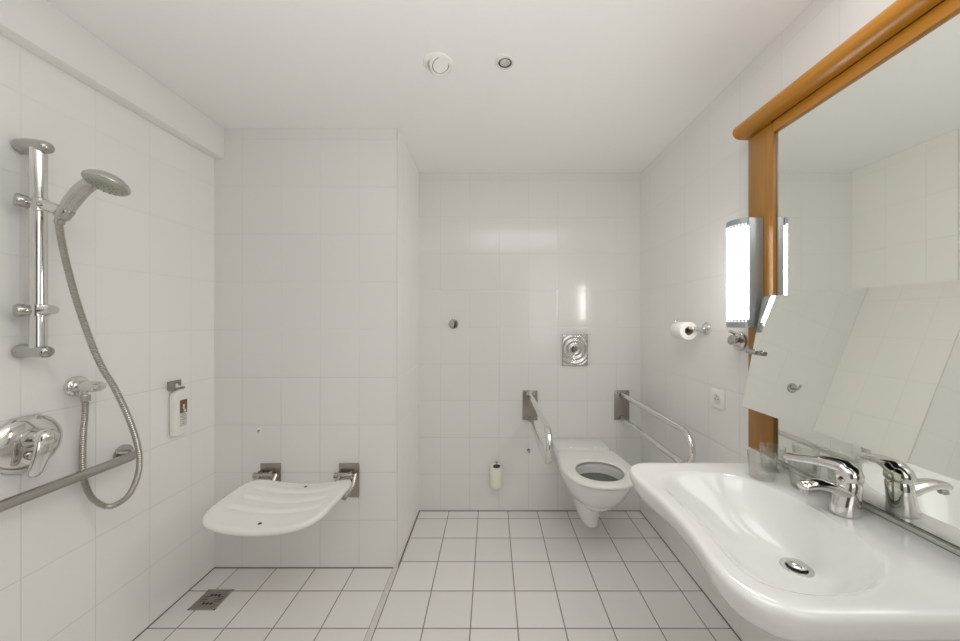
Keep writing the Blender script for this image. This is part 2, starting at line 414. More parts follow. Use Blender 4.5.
bm = NB(); box(bm, (lx+.0004, sy-.010, .876), (lx+.0010, sy+.026, .936)); obj('picture_print', bm, M['brown'], lb, 0)
bm = NB(); box(bm, (lx+.0008, sy+.004, .893), (lx+.0014, sy+.013, .915), .0004); box(bm, (lx+.0008, sy+.008, .879), (lx+.0014, sy+.02, .891), .0004); obj('picture_highlight', bm, M['print_w'], lb, 0)
bm = NB()
for i, (w, z) in enumerate(((.018, .868), (.024, .860), (.014, .852), (.022, .844), (.010, .834), (.012, .826))):
    box(bm, (lx+.0004, sy+.008-w/2, z), (lx+.0009, sy+.008+w/2, z+.0022))
obj('label_text', bm, M['ink'], lb, 0)

# ------------------------------------------------------------------ fold-down shower seat
sx0, sx1, yb, yf = -1.174, -.684, 1.718, 1.345; scx = (sx0+sx1)/2; scy = (yb+yf)/2
sa, sb = (sx1-sx0)/2, (yb-yf)/2; SZ = .501; ZP = .466
t = thing('folding_shower_stool', 'white ribbed plastic fold-down shower seat on two steel wall brackets', 'shower seat', (scx, YS, SZ))
def seat_outline(n=240, e=5.5):
    o = []
    for k in range(n):
        a = 2*PI*k/n; c, s_ = math.cos(a), math.sin(a)
        r_ = (abs(c/sa)**e+abs(s_/sb)**e)**(-1/e)
        x = r_*c; yv = r_*s_; o.append((x*(1.0-.045*max(0, -yv/sb)), yv))
    return o
so = seat_outline()
def seat_z(x, yv):
    u = x/sa; z = .040*u*u-.020
    v = yv/sb
    for v0, hw in ((.52, .80), (.08, .84), (-.38, .86)):       # three raised-lip grooves
        if abs(u) < hw:
            w = min(1, (hw-abs(u))/.10)
            dd = (yv-(v0*sb-.0*(1-u*u)))/.012
            z -= .0060*w*math.exp(-dd*dd) ; z += .0030*w*math.exp(-((dd-2.0)/1.3)**2)
    return z
rings = []
fr = [i/64 for i in range(1, 65)]
top = [[Vector((scx+x*f, scy+yv*f, SZ+seat_z(x*f, yv*f))) for x, yv in so] for f in fr]
# centre disc
bm = NB()
def skirt(off, dz):
    return [Vector((scx+x*(1+off/sa), scy+yv*(1+off/sb), SZ+seat_z(x, yv)+dz)) for x, yv in so]
rings = top+[skirt(.006, -.003), skirt(.009, -.010), skirt(.009, -.020), skirt(.005, -.025), skirt(-.01, -.026)]
rings += [[Vector((scx+x*f, scy+yv*f, SZ+.040*(x*f/sa)**2-.020-.020)) for x, yv in so] for f in (.9, .6, .3, .05)]
loft(bm, rings); seat = obj('seat', bm, M['seatp'], t, 50)
bm = NB(); lathe(bm, (scx+.015, scy+.155, SZ-.0205), (0, 0, 1), [(0, .0075), (.0018, .0075), (.002, .0)], 16); obj('drain_hole', bm, M['dark'], seat)
bm = NB(); lathe(bm, (scx-.004, scy-.150, SZ-.0205), (0, 0, 1), [(0, .0075), (.0018, .0075), (.002, 0)], 16); obj('drain_hole', bm, M['dark'], seat)
for cx, s in ((-1.1575-.0, -1), (-.746, 1)):
    cx2 = cx
    bm = NB(); box(bm, (cx2-.053, YS-.005, ZP-.093), (cx2+.053, YS, ZP+.085), .0012)
    obj('wall_plate', bm, M['plate'], t)
    bm = NB()
    cyl(bm, (cx2-.058, YS-.045, ZP+.040), (cx2+.034, YS-.045, ZP+.040), .0145, n=20, bev=.002)
    box(bm, (cx2-.040, YS-.05, ZP+.022), (cx2-.032, YS-.003, ZP+.058), .001); box(bm, (cx2+.020, YS-.05, ZP+.022), (cx2+.028, YS-.003, ZP+.058), .001)
    obj('hinge', bm, M['steel'], t)
    bm = NB(); xa = cx2-.030
    tube(bm, round_path([(xa, YS-.05, ZP+.036), (xa, YS-.10, ZP+.014), (xa, 1.56, ZP-.006)], .03), .0115, 16); obj('support_arm', bm, M['steel'], t)
    xs = cx2+.040
    bm = NB(); tube(bm, [(xs, YS-.02, ZP+.035), (xs-.002, YS-.055, ZP-.010), (xs-.022, YS-.115, ZP-.040)], [.013, .015, .0155], 18); obj('strut', bm, M['steel'], t)
bm = NB(); cyl(bm, (-1.248, 1.60, ZP+.002), (-1.15, 1.60, ZP+.0), .009, n=14, bev=.002); obj('pivot_pin', bm, M['steel'], t)

# small wall peg above the seat
w = P(259.5, 430, YS)
bm = NB(); lathe(bm, (w.x, YS, w.z), (0, -1, 0), [(0, .012), (.002, .012), (.004, .009)], 24); 
t = thing('wall_peg', 'tiny white peg with dark centre on the tiles above the shower seat', 'wall peg', (w.x, YS, w.z))
obj('base', bm, M['plasticw'], t)
bm = NB(); cyl(bm, (w.x, YS-.003, w.z), (w.x+.004, YS-.016, w.z-.001), .0045, .005, 16, .001); obj('pin', bm, M['steel'], t)

# floor drain
dx0, dx1, dy0, dy1 = -1.364, -1.241, 1.537, 1.654
t = thing('floor_drain', 'square steel floor drain grate sunk in the shower floor tiles', 'drain', ((dx0+dx1)/2, (dy0+dy1)/2, 0))
bm = NB()
for a, b_ in (((dx0, dy0), (dx1, dy0+.006)), ((dx0, dy1-.006), (dx1, dy1)), ((dx0, dy0), (dx0+.006, dy1)), ((dx1-.006, dy0), (dx1, dy1))):
    box(bm, (*a, -.001), (*b_, .003), .0005)
obj('frame', bm, M['steel'], t)
bm = NB(); box(bm, (dx0+.006, dy0+.006, -.001), (dx1-.006, dy1-.006, .0018)); gr = obj('grate', bm, M['plate'], t)
bm = NB()
cx, cy = (dx0+dx1)/2, (dy0+dy1)/2
for sgn in (-1, 1):
    for k in (-1, 0, 1):
        xx = cx+sgn*.0+k*.017; yy = cy+sgn*.024; cyl(bm, (xx, yy, .0005), (xx, yy, .0023), .0068, n=16)
    for k in range(4):
        yy = cy-.012+k*.009; box(bm, (cx+sgn*.032-.014, yy, .0005), (cx+sgn*.032+.014, yy+.0025, .0022))
obj('drain_slots', bm, M['dark'], gr)

# ------------------------------------------------------------------ far wall things
w = P(453.5, 324, YF)
t = thing('wall_hook', 'small round chrome hook alone on the far wall left of the flush plate', 'hook', (w.x, YF, w.z))
bm = NB(); lathe(bm, (w.x, YF, w.z), (0, -1, 0), [(0, .033), (.005, .033), (.010, .029), (.012, .016)], 32); obj('rosette', bm, M['chrome_dk'], t)
bm = NB(); tube(bm, catmull([(w.x, YF-.008, w.z), (w.x, YF-.035, w.z-.004), (w.x, YF-.050, w.z+.008), (w.x, YF-.055, w.z+.036)], 5), [.0065]*12+[.007, .0075, .0075, .006], 16); obj('peg', bm, M['chrome_dk'], t)
w = P(528.5, 450, YF)
t = thing('wall_screw', 'tiny metal screw peg on the far wall beneath the left fold-down rail', 'screw', (w.x, YF, w.z))
bm = NB(); lathe(bm, (w.x, YF, w.z), (0, -1, 0), [(0, .011), (.003, .011), (.004, .006), (.02, .005), (.022, .009), (.027, .009), (.028, 0)], 20); obj('pin', bm, M['steel'], t)

# flush plate
fx0, fx1, fz0, fz1 = .484, .648, .998, 1.200; fcx = P(574.5, 349.5, YF).x; fcz = P(574.5, 349.5, YF).z
t = thing('flush_plate', 'rectangular chrome flush plate embossed with concentric rings above the toilet', 'flush plate', ((fx0+fx1)/2, YF, fz0))
bm = NB(); NX, NZ = 56, 68
def fp_y(x, z):
    r = math.hypot(x-fcx, z-fcz)
    return -.0065 - .0034*math.cos(r/.0305*2*PI)*max(0, min(1, (.108-r)/.012))
vv = [[bm.verts.new((fx0+(fx1-fx0)*i/NX, YF+fp_y(fx0+(fx1-fx0)*i/NX, fz0+(fz1-fz0)*j/NZ)-.004, fz0+(fz1-fz0)*j/NZ)) for i in range(NX+1)] for j in range(NZ+1)]
for j in range(NZ):
    for i in range(NX): bm.faces.new((vv[j][i], vv[j][i+1], vv[j+1][i+1], vv[j+1][i]))
obj('embossed_plate', bm, simple('embossed satin chrome', (.60, .59, .57), .2, 1.), t, 60)
bm = NB()
for a, b_ in (((fx0-.003, fz0-.003), (fx1+.003, fz0)), ((fx0-.003, fz1), (fx1+.003, fz1+.003)), ((fx0-.003, fz0), (fx0+.001, fz1)), ((fx1-.001, fz0), (fx1+.003, fz1))):
    box(bm, (a[0], YF-.014, a[1]), (b_[0], YF, b_[1]))
obj('rim', bm, M['steel'], t, 0)
bm = NB(); lathe(bm, (fcx, YF-.006, fcz), (0, -1, 0), [(0, .016), (.008, .015), (.010, .008), (.011, 0)], 28); obj('push_button', bm, M['ink'], t)

# fold-down rails
def fold_rail(X, Yend, lab, side):
    t = thing('fold_down_rail', lab, 'support rail', (X, YF, .62), 'fold-down support rails beside the toilet')
    zt, zb = 1.301-.507, 1.301-.664
    bm = NB(); box(bm, (X-.051, YF-.006, 1.301-.680), (X+.051, YF, 1.301-.478), .0015); wp = obj('wall_plate', bm, M['plate'], t)
    for dx in (-.032, .032):
        for dz in (-.49, -.668): bm = NB(); lathe(bm, (X+dx, YF-.006, 1.301+dz), (0, -1, 0), [(0, .006), (.003, .005), (.004, 0)], 12); obj('screw', bm, M['steel'], wp)
    bm = NB()
    if side:
        for z in (zt, zb): bm = NB(); lathe(bm, (X, YF-.005, z), (0, -1, 0), [(0, .021), (.012, .021), (.03, .017), (.032, .012)], 24); obj('socket_collar', bm, M['steel'], t)
    else:
        for dx in (-.026, .020): box(bm, (X+dx, YF-.035, zt-.024), (X+dx+.006, YF-.004, zt+.020), .002)
        cyl(bm, (X-.030, YF-.025, zt+.004), (X+.030, YF-.025, zt+.004), .009, n=16, bev=.001)
        obj('hinge', bm, M['steel'], t)
        bm = NB(); cyl(bm, (X, YF-.005, zb), (X, YF-.02, zb), .013); obj('lower_stop', bm, M['steel'], t)
    bm = NB(); tube(bm, round_path([(X, YF-.012, zt), (X, Yend, zt), (X, Yend, zb), (X, YF-.012, zb)], .0775, 14), .0155, 24)
    obj('bar', bm, M['chrome'], t)
fold_rail(.262, 1.555, 'chrome U-shaped fold-down support rail on the left of the toilet', False)
fold_rail(.886, 1.515, 'chrome U-shaped fold-down support rail between toilet and right wall', True)

# toilet brush holder
bxx, byy = P(496.5, 470, 2.27).x, 2.278
t = thing('toilet_brush_holder', 'small cream toilet brush holder with dark round top, low on the far wall', 'brush holder', (bxx, byy, .20))
bm = NB(); lathe(bm, (bxx, byy, .200), (0, 0, 1), [(0, .036), (.003, .041), (.02, .042), (.120, .044), (.128, .043), (.132, .040), (.128, .024), (.10, .023)], 40, True, True); obj('cup', bm, M['cream'], t)
bm = NB(); lathe(bm, (bxx+.002, byy, .325), (0, 0, 1), [(0, .0225), (.008, .0235), (.011, .018), (.012, 0)], 28); obj('lid', bm, M['dark'], t)
bm = NB(); cyl(bm, (bxx+.002, byy, .335), (bxx+.002, byy, .350), .004); lathe(bm, (bxx+.002, byy, .348), (0, 0, 1), [(0, .004), (.003, .008), (.008, .009), (.011, .006), (.012, 0)], 20); obj('brush_handle', bm, M['steel'], t)
bm = NB(); box(bm, (bxx-.015, byy+.038, .27), (bxx+.015, YF, .32), .003); obj('wall_bracket', bm, M['cream'], t)

# ------------------------------------------------------------------ toilet
TX = .577; TZ = .497
def egg(cx, yfr, ybk, hw, z, n=72, flat=.62, e=2.25):
    """closed outline: rounded nose at yfr, straight sides back to ybk"""
    out = []
    ym = yfr+(ybk-yfr)*(1-flat)
    for k in range(n):
        a = 2*PI*k/n; c, s = math.cos(a), math.sin(a)
        if s < 0:
            x = hw*math.copysign(abs(c)**(2/e), c); yv = ym-(ym-yfr)*abs(s)**(2/e)
        else:
            ee = 7.; x = hw*math.copysign(abs(c)**(2/ee), c); yv = ym+(ybk-ym)*abs(s)**(2/ee)
            x *= 1-.10*((yv-ym)/(ybk-ym))
        out.append(Vector((cx+x, yv, z)))
    return out
t = thing('toilet', 'white wall-hung toilet with open oval seat between the two fold-down rails', 'toilet', (TX, YF, .11))
bm = NB()
B = YF-.001
secs = [(.110, 1.965, .062, .55), (.125, 1.945, .066, .55), (.20, 1.940, .067, .55), (.250, 1.935, .070, .55), (.268, 1.915, .082, .5), (.285, 1.855, .105, .5), (.31, 1.795, .130, .5), (.345, 1.742, .152, .5),
        (.39, 1.700, .170, .52), (.43, 1.675, .180, .54), (.462, 1.662, .184, .56), (.474, 1.664, .183, .56), (.478, 1.672, .179, .56)]
rings = [egg(TX, yf_, B, hw, z, flat=fl) for z, yf_, hw, fl in secs]
# widen the lower back towards the wall
for r, (z, yf_, hw, fl) in zip(rings, secs):
    for v in r:
        g = max(0, (v.y-yf_)/(B-yf_))
        if z < .30:
            v.x = TX+(v.x-TX)*(1+.35*g*g); v.z += .14*g*(1-(z-.11)/.19)
# inner basin
def oval(cx, cy, rx, ry, z, n=72, e=2.1):
    return [Vector((cx+rx*math.copysign(abs(math.cos(2*PI*k/n))**(2/e), math.cos(2*PI*k/n)), cy+ry*math.copysign(abs(math.sin(2*PI*k/n))**(2/e), math.sin(2*PI*k/n)), z)) for k in range(n)]
OY = 1.838
rings += [oval(TX, OY, .136, .140, .478), oval(TX, OY, .130, .134, .470), oval(TX, OY, .134, .138, .445), oval(TX, OY+.01, .118, .118, .38), oval(TX, OY+.03, .085, .085, .31), oval(TX, OY+.05, .055, .055, .27)]
loft(bm, rings)
obj('bowl', bm, M['ceramic'], t, 50)
bm = NB(); loft(bm, [oval(TX, OY+.002, .126, .128, .424), oval(TX, OY+.002, .125, .127, .426)]); obj('water', bm, simple('bowl water with painted shade', (.09, .09, .075), .12), t)  # shade inside the bowl is put into the dark water colour
# seat
bm = NB()
sr = []
def segg(ins, z): return egg(TX, 1.645+ins, 2.125-ins, .196-ins, z, flat=.52)
def sov(g, z): return oval(TX, OY-.002, .124+g, .124+g, z)
loft(bm, [sov(.004, .4835), segg(.006, .4835), segg(.0, .4875), segg(.0, .494), segg(.004, .499), segg(.012, .5015), sov(.018, .5015), sov(.008, .499), sov(.0, .493), sov(.0, .488), sov(.004, .4835)], False, False)
obj('seat', bm, M['seatp'], t, 50)
bm = NB(); loft(bm, [rrect(TX, 2.235, z, hx, hy, 60, 6.) for z, hx, hy in ((.475, .172, .100), (.490, .172, .100), (.496, .168, .097), (.499, .158, .090))]); obj('rear_deck', bm, M['ceramic'], t, 50)
for dx in (-.075, .075):
    bm = NB(); lathe(bm, (TX+dx, 2.15, .496), (0, 0, 1), [(0, .012), (.006, .012), (.008, .009), (.0085, 0)], 24); obj('seat_hinge', bm, M['plasticw'], t)

# ------------------------------------------------------------------ right wall things
# roll holder
fy = 1.612; fz = 1.301-.040
t = thing('toilet_roll_holder', 'chrome toilet roll holder with round flange on the right wall', 'toilet roll holder', (XR, fy, fz))
bm = NB(); lathe(bm, (XR, fy, fz), (-1, 0, 0), [(0, .029), (.004, .029), (.009, .025), (.011, .012)], 32); obj('flange', bm, M['chrome'], t)
ax0 = .940
bm = NB(); tube(bm, round_path([(XR-.008, fy, fz), (ax0, fy, fz), (ax0, 1.755, fz), (ax0, 1.755, fz+.045)], .012, 6), .0058, 14); obj('arm', bm, M['chrome'], t)
bm = NB(); ry0 = 1.634
def ringy(r, yv, n=48): return [Vector((ax0+r*math.cos(2*PI*k/n), yv, fz-.012+r*math.sin(2*PI*k/n))) for k in range(n)]
loft(bm, [ringy(.020, ry0), ringy(.041, ry0), ringy(.0425, ry0+.002), ringy(.0425, ry0+.093), ringy(.041, ry0+.095), ringy(.020, ry0+.095), ringy(.020, ry0)], False, False)
o = thing('toilet_roll', 'white toilet paper roll hanging on the chrome holder on the right wall', 'toilet roll', (ax0, ry0+.05, fz-.012))
obj('paper', bm, M['paper'], o)
bm = NB(); loft(bm, [ringy(.0202, ry0-.0005), ringy(.0202, ry0+.0955), ringy(.0175, ry0+.0955), ringy(.0175, ry0-.0005), ringy(.0202, ry0-.0005)], False, False); obj('core', bm, M['card'], o)

# towel knob hook
ky, kz = 1.392, 1.301-.086
t = thing('robe_hook', 'chrome knob hook on round rosette below the wall lamp', 'hook', (XR, ky, kz))
bm = NB(); lathe(bm, (XR, ky, kz), (-1, 0, 0), [(0, .040), (.005, .040), (.012, .036), (.016, .024), (.03, .017), (.032, .010)], 40); obj('rosette', bm, M['chrome'], t)
bm = NB(); lathe(bm, (XR-.025, ky-.006, kz+.004), (-1, -.1, .1), [(0, .013), (.008, .012), (.014, .019), (.022, .020), (.027, .014), (.028, 0)], 28)
obj('knob', bm, M['chrome_dk'], t)
bm = NB(); tube(bm, [(XR-.018, ky, kz+.016), (XR-.030, ky, kz+.034), (XR-.046, ky, kz+.040)], [.006, .006, .0075], 14); obj('peg', bm, M['chrome'], t)

# socket
ey, ez = 1.527, 1.301-.352
t = thing('wall_socket', 'square white electrical socket on the right wall tiles', 'socket', (XR, ey, ez))
bm = NB(); box(bm, (XR-.010, ey-.041, ez-.041), (XR, ey+.041, ez+.041), .004, 3); obj('cover', bm, M['plasticw'], t)
bm = NB(); lathe(bm, (XR-.0095, ey, ez), (-1, 0, 0), [(0, .024), (.002, .023), (.0021, .020), (.0014, .0195), (.0014, .0)], 36); obj('insert', bm, simple('grey white insert', (.66, .65, .61), .4), t)
bm = NB(); 
for dy in (-.009, .009): cyl(bm, (XR-.0100, ey+dy, ez), (XR-.0113, ey+dy, ez), .0034, n=14)
obj('socket_holes', bm, M['ink'], t); bm = NB(); cyl(bm, (XR-.0095, ey, ez+.011), (XR-.0135, ey, ez+.011), .0022, n=12); obj('earth_pin', bm, M['steel'], t)

# framed mirror
PX = .970; MX = .980
t = thing('framed_mirror', 'large wall mirror with orange wooden post and rounded wooden cornice above the washbasin', 'mirror', (XR, 1.17, .82))
bm = NB(); box(bm, (PX, 1.1815, .822), (XR, 1.2975, 1.301+.684), .003, 2); obj('post', bm, M['wood_v'], t)
bm = NB(); box(bm, (PX, .20, 1.301+.6475), (XR, 1.1812, 1.301+.6835), .0015); obj('top_rail', bm, M['wood_h'], t)
# cornice profile in XZ swept along Y
z0 = 1.301+.688; prof = []
for k in range(13):
    a = -PI/2-PI*k/12; prof.append((.954+.031*math.cos(a)*1.0, z0+.028+.028*math.sin(a)))
prof = [(XR, z0)]+prof+[(XR, z0+.056)]
bm = NB()
loft(bm, [[Vector((x, yy, z)) for x, z in prof] for yy in (.20, 1.314)]); obj('cornice', bm, M['wood_h'], t, 30)
bm = NB(); box(bm, (MX, .20, 1.301-.480), (XR-.002, 1.1812, 1.301+.648)); bm.normal_update(); obj('mirror_glass', bm, M['mirror'], t, 0)
bm = NB(); box(bm, (PX+.0008, .20, 1.301+.6833), (XR, 1.19, 1.301+.6885)); obj('shade_strip', bm, simple('painted brown shade line', (.05, .012, .004), .6), t, 0)  # dark strip painted in for the shade line under the cornice
bm = NB(); box(bm, (MX-.0015, .20, 1.301-.4785), (MX+.004, 1.174, 1.301-.476)); obj('lower_edge', bm, M['edge'], t, 0)
bm = NB(); box(bm, (MX-.0005, 1.1790, .825), (MX+.004, 1.1814, 1.948)); obj('side_edge', bm, M['edge'], t, 0)
bm = NB(); box(bm, (PX+.006, .20, 1.301-.493), (XR-.001, 1.174, 1.301-.4815), .001); obj('bottom_strip', bm, M['greenedge'], t)
bm = NB(); box(bm, (PX+.0055, .20, .8079), (PX+.012, 1.174, .8092), .0005); obj('bottom_strip_edge', bm, M['edge'], t)

# tilting mirror
TY1, TY0 = 1.208, .545
Tt = Vector((.9555, 0, 1.301+.082)); Tb = Vector((.8825, 0, 1.301-.3035))
dn = (Tb-Tt).normalized(); nrm = Vector((dn.z, 0, -dn.x)); 
if nrm.x > 0: nrm = -nrm
def slab(bm, a, b_, y0, y1, th, back=True):
    """slab between a and b (XZ points) from y0 to y1, thickness th behind the face"""
    vs = []
    for yy in (y0, y1):
        for p, o_ in ((a, 0), (b_, 0), (b_, th), (a, th)):
            q = p-nrm*o_; vs.append(bm.verts.new((q.x, yy, q.z)))
    for f in ((0, 1, 2, 3), (7, 6, 5, 4), (0, 4, 5, 1), (1, 5, 6, 2), (2, 6, 7, 3), (3, 7, 4, 0)): bm.faces.new([vs[i] for i in f])
t = thing('tilting_mirror', 'frameless rectangular mirror tilted out at the bottom in front of the large mirror', 'mirror', (XR, 1.0, .99))
bm = NB(); slab(bm, Tt, Tb, TY0, TY1, .004); obj('mirror_glass', bm, M['mirror'], t, 0)
bm = NB(); slab(bm, Tt-nrm*.0042, Tb-nrm*.0042, TY0+.002, TY1-.002, .002); obj('backing', bm, simple('grey mirror backing', (.42, .44, .38), .5), t, 0)
mid = Tt.lerp(Tb, .50)
for yy in (1.216, .537):
    ye = yy-.048 if yy > 1 else yy+.048
    bm = NB(); cyl(bm, (mid.x-.0135, yy-(.004 if yy > 1 else -.004), mid.z+.001), (mid.x-.0135, ye, mid.z+.001), .0092, .0092, 28, .0015); obj('pivot_pin', bm, M['chrome_dk'], t)
    bm = NB(); cyl(bm, (mid.x-.0135, ye, mid.z+.001), (mid.x-.0135, ye+(-.0006 if yy > 1 else .0006), mid.z+.001), .0058, n=20); obj('pin_socket', bm, M['ink'], t)
    bm = NB(); tube(bm, [(mid.x-.004, yy-(.004 if yy > 1 else -.004), mid.z+.001), (PX, yy-(.004 if yy > 1 else -.004), mid.z+.001)], .0035); obj('pivot_knob', bm, M['chrome_dk'], t)
bm = NB(); cyl(bm, (Tt.x+.004, 1.10, Tt.z-.05), (MX, 1.10, Tt.z-.05), .008); obj('stand_off', bm, M['steel'], t); bm = NB(); cyl(bm, (Tt.x+.004, .65, Tt.z-.05), (MX, .65, Tt.z-.05), .008); obj('stand_off', bm, M['steel'], t)

# wall lamp
LY0, LY1 = 1.222, 1.318; LZ0, LZ1 = 1.301-.0275, 1.301+.3660
t = thing('wall_lamp', 'lit vertical wall lamp with white diffuser and perforated grey metal end caps', 'lamp', (PX, 1.27, LZ0))
bm = NB(); box(bm, (.917, LY0, LZ0), (PX-.0005, LY1, LZ1), .002); obj('housing', bm, M['lampmetal'], t)
def halfround(z, d, n=20, m_=0.):
    c = (LY0+LY1)/2; r = (LY1-LY0)/2-m_
    return [Vector((.916-d*math.sin(PI*k/n), c-r*math.cos(PI*k/n), z)) for k in range(n+1)]
bm = NB(); loft(bm, [halfround(z, .032, m_=.001) for z in (LZ0+.029, LZ1-.029)]); obj('diffuser', bm, M['glow'], t, 60)
for a, b_, s in ((LZ0, LZ0+.030, 1), (LZ1-.030, LZ1, -1)):
    bm = NB(); loft(bm, [halfround(z, d) for z, d in ((a, .034), (b_, .034))]); cp = obj('end_cap', bm, M['lampmetal'], t, 60)
    bm = NB()
    zz = b_-.007 if s == 1 else a+.007
    for k in range(1, 12):
        an = PI*k/12; c = (LY0+LY1)/2; r = (LY1-LY0)/2
        p = Vector((.916-.034*math.sin(an), c-r*math.cos(an), zz)); nn_ = Vector((-math.sin(an), -math.cos(an)*.8, 0)).normalized()
        cyl(bm, p-nn_*.002, p+nn_*.0006, .0028, n=10)
    m2 = bpy.data.materials.get('lit perforation')
    if not m2:
        m2, nt2, b2 = new_mat('lit perforation'); b2.inputs['Emission Color'].default_value = (1, .98, .94, 1); b2.inputs['Emission Strength'].default_value = 1.6
    obj('perforations', bm, m2, cp)

# ------------------------------------------------------------------ washbasin
BZ = .804
rim = [(.4715, 1.165), (.454, 1.130), (.4525, 1.066), (.4600, 1.015), (.4655, .962), (.468, .901), (.4665, .8297), (.462, .78), (.4545, .73), (.4475, .689), (.4465, .6616), (.4525, .638), (.463, .616), (.4790, .5974), (.502, .584), (.550, .5764)]
rim_pts = [Vector((x, y_, 0)) for x, y_ in rim]
ol = catmull(rim_pts, 5)
ol = [Vector((.9, .5764, 0)), Vector((.7, .5764, 0))][::-1] and ol
XB = PX+.002
def seglin(a, b_, n): return [Vector(a).lerp(Vector(b_), i/n) for i in range(n)]
loop = catmull([(.4715, 1.165, 0), (.486, 1.183, 0), (.510, 1.1905, 0), (.560, 1.192, 0)], 5)[::-1]      # far corner, from back to front
loop = seglin((XR, 1.192, 0), (.560, 1.192, 0), 14)+loop[:-1]+ol[:-1]+seglin((.550, .5764, 0), (XR, .5764, 0), 14)+seglin((XR, .5764, 0), (XR, 1.192, 0), 30)
cen = Vector((.745, .885, 0)); DC = Vector((.783, .880, 0))
# resample by angle about DC
def outline_at(a, poly, c):
    d = Vector((math.cos(a), math.sin(a), 0)); best = None
    n = len(poly)
    for i in range(n):
        p = poly[i]-c; q = poly[(i+1) % n]-c; e = q-p
        den = d.x*e.y-d.y*e.x
        if abs(den) < 1e-12: continue
        tt = (p.x*e.y-p.y*e.x)/den; uu = (p.x*d.y-p.y*d.x)/den
        if tt > 0 and -1e-9 <= uu <= 1+1e-9: best = tt if best is None else max(best, tt)
    return best
NA = 220
angs = [2*PI*k/NA for k in range(NA)]
# make the wall corners exact
for corner in (Vector((XR, 1.192, 0)), Vector((XR, .5764, 0))):
    a = math.atan2((corner-DC).y, (corner-DC).x) % (2*PI); k = min(range(NA), key=lambda i: abs(angs[i]-a)); angs[k] = a
Ro = [outline_at(a, loop, DC) for a in angs]
for _ in range(6): Ro = [(Ro[i-1]+2*Ro[i]+Ro[(i+1) % NA])/4 if math.cos(angs[i]) < .2 else Ro[i] for i in range(NA)]
bowl_poly = catmull([(.515, 1.085, 0), (.560, 1.125, 0), (.66, 1.130, 0), (.76, 1.112, 0), (.822, 1.045, 0), (.846, .960, 0), (.850, .880, 0), (.842, .79, 0), (.815, .715, 0), (.755, .658, 0), (.68, .624, 0),
                     (.60, .612, 0), (.53, .622, 0), (.492, .66, 0), (.490, .72, 0), (.503, .80, 0), (.508, .88, 0), (.505, .96, 0), (.500, 1.03, 0), (.515, 1.085, 0)], 6)[:-1]
Ri = [outline_at(a, bowl_poly, DC) for a in angs]
for _ in range(14): Ri = [(Ri[i-1]+2*Ri[i]+Ri[(i+1) % NA])/4 for i in range(NA)]
Rs = Ri[:]
for _ in range(900): Rs = [(Rs[i-1]+2*Rs[i]+Rs[(i+1) % NA])/4 for i in range(NA)]
# smooth bowl floor: relax a membrane over the bowl's outline, pulled down hardest at the drain
import numpy as np
gx0, gx1, gy0, gy1, GN = .46, .88, .59, 1.16, 110
gxs = np.linspace(gx0, gx1, GN); gys = np.linspace(gy0, gy1, GN)
GX, GY = np.meshgrid(gxs, gys, indexing='ij')
ang_ = np.mod(np.arctan2(GY-DC.y, GX-DC.x), 2*PI); rad_ = np.hypot(GX-DC.x, GY-DC.y)
srt = sorted(range(NA), key=lambda i: angs[i] % (2*PI))
ins = rad_ < np.interp(ang_, [angs[i] % (2*PI) for i in srt], [Ri[i] for i in srt], period=2*PI)
src = 1+3.*np.exp(-((GX-DC.x+.02)**2+(GY-DC.y)**2)/.11**2)
U = np.zeros((GN, GN)); hx2 = (gxs[1]-gxs[0])**2; hy2 = (gys[1]-gys[0])**2
for it in range(5000):
    nb_ = ((np.roll(U, 1, 0)+np.roll(U, -1, 0))/hx2+(np.roll(U, 1, 1)+np.roll(U, -1, 1))/hy2+src)/(2/hx2+2/hy2)
    U = np.where(ins, nb_, 0)
def u_at(x, y):
    fx_ = min(max((x-gx0)/(gx1-gx0)*(GN-1), 0), GN-1.001); fy_ = min(max((y-gy0)/(gy1-gy0)*(GN-1), 0), GN-1.001)
    i, j = int(fx_), int(fy_); a, b2 = fx_-i, fy_-j
    return U[i, j]*(1-a)*(1-b2)+U[i+1, j]*a*(1-b2)+U[i, j+1]*(1-a)*b2+U[i+1, j+1]*a*b2
u0 = max(u_at(DC.x+math.cos(a)*R0_, DC.y+math.sin(a)*R0_) for a in angs for R0_ in (.03,))
def ringz(fn): return [Vector((DC.x+math.cos(a)*fn(i)[0], DC.y+math.sin(a)*fn(i)[0], BZ+fn(i)[1])) for i, a in enumerate(angs)]
DEP = .138
def bowl_depth(s):      # s 0 centre .. 1 edge
    s2 = min(1, max(0, s)); 
    return -DEP*(1-s2**2.1)**.85 if s2 < 1 else 0
rings = []
R0 = .029
for s in [0]+[i/34 for i in range(1, 34)]+[.985, 1.0]:
    def fn(i, s=s):
        r = R0+(Ri[i]-R0)*s
        w = (.5+.5*math.cos(angs[i]+PI*.20))**2.0
        un = max(0., u_at(DC.x+math.cos(angs[i])*r, DC.y+math.sin(angs[i])*r)/u0)
        if s > .80: un *= max(0., 1-((s-.80)/.20)**3)
        un = min(un, 1.); q_ = min(1., s/.97); q_ = q_*q_*(3-2*q_)
        z = -DEP*(un**(.70*w+1.2*(1-w))*q_+(1-q_))
        return r, z
    rings.append(ringz(fn))
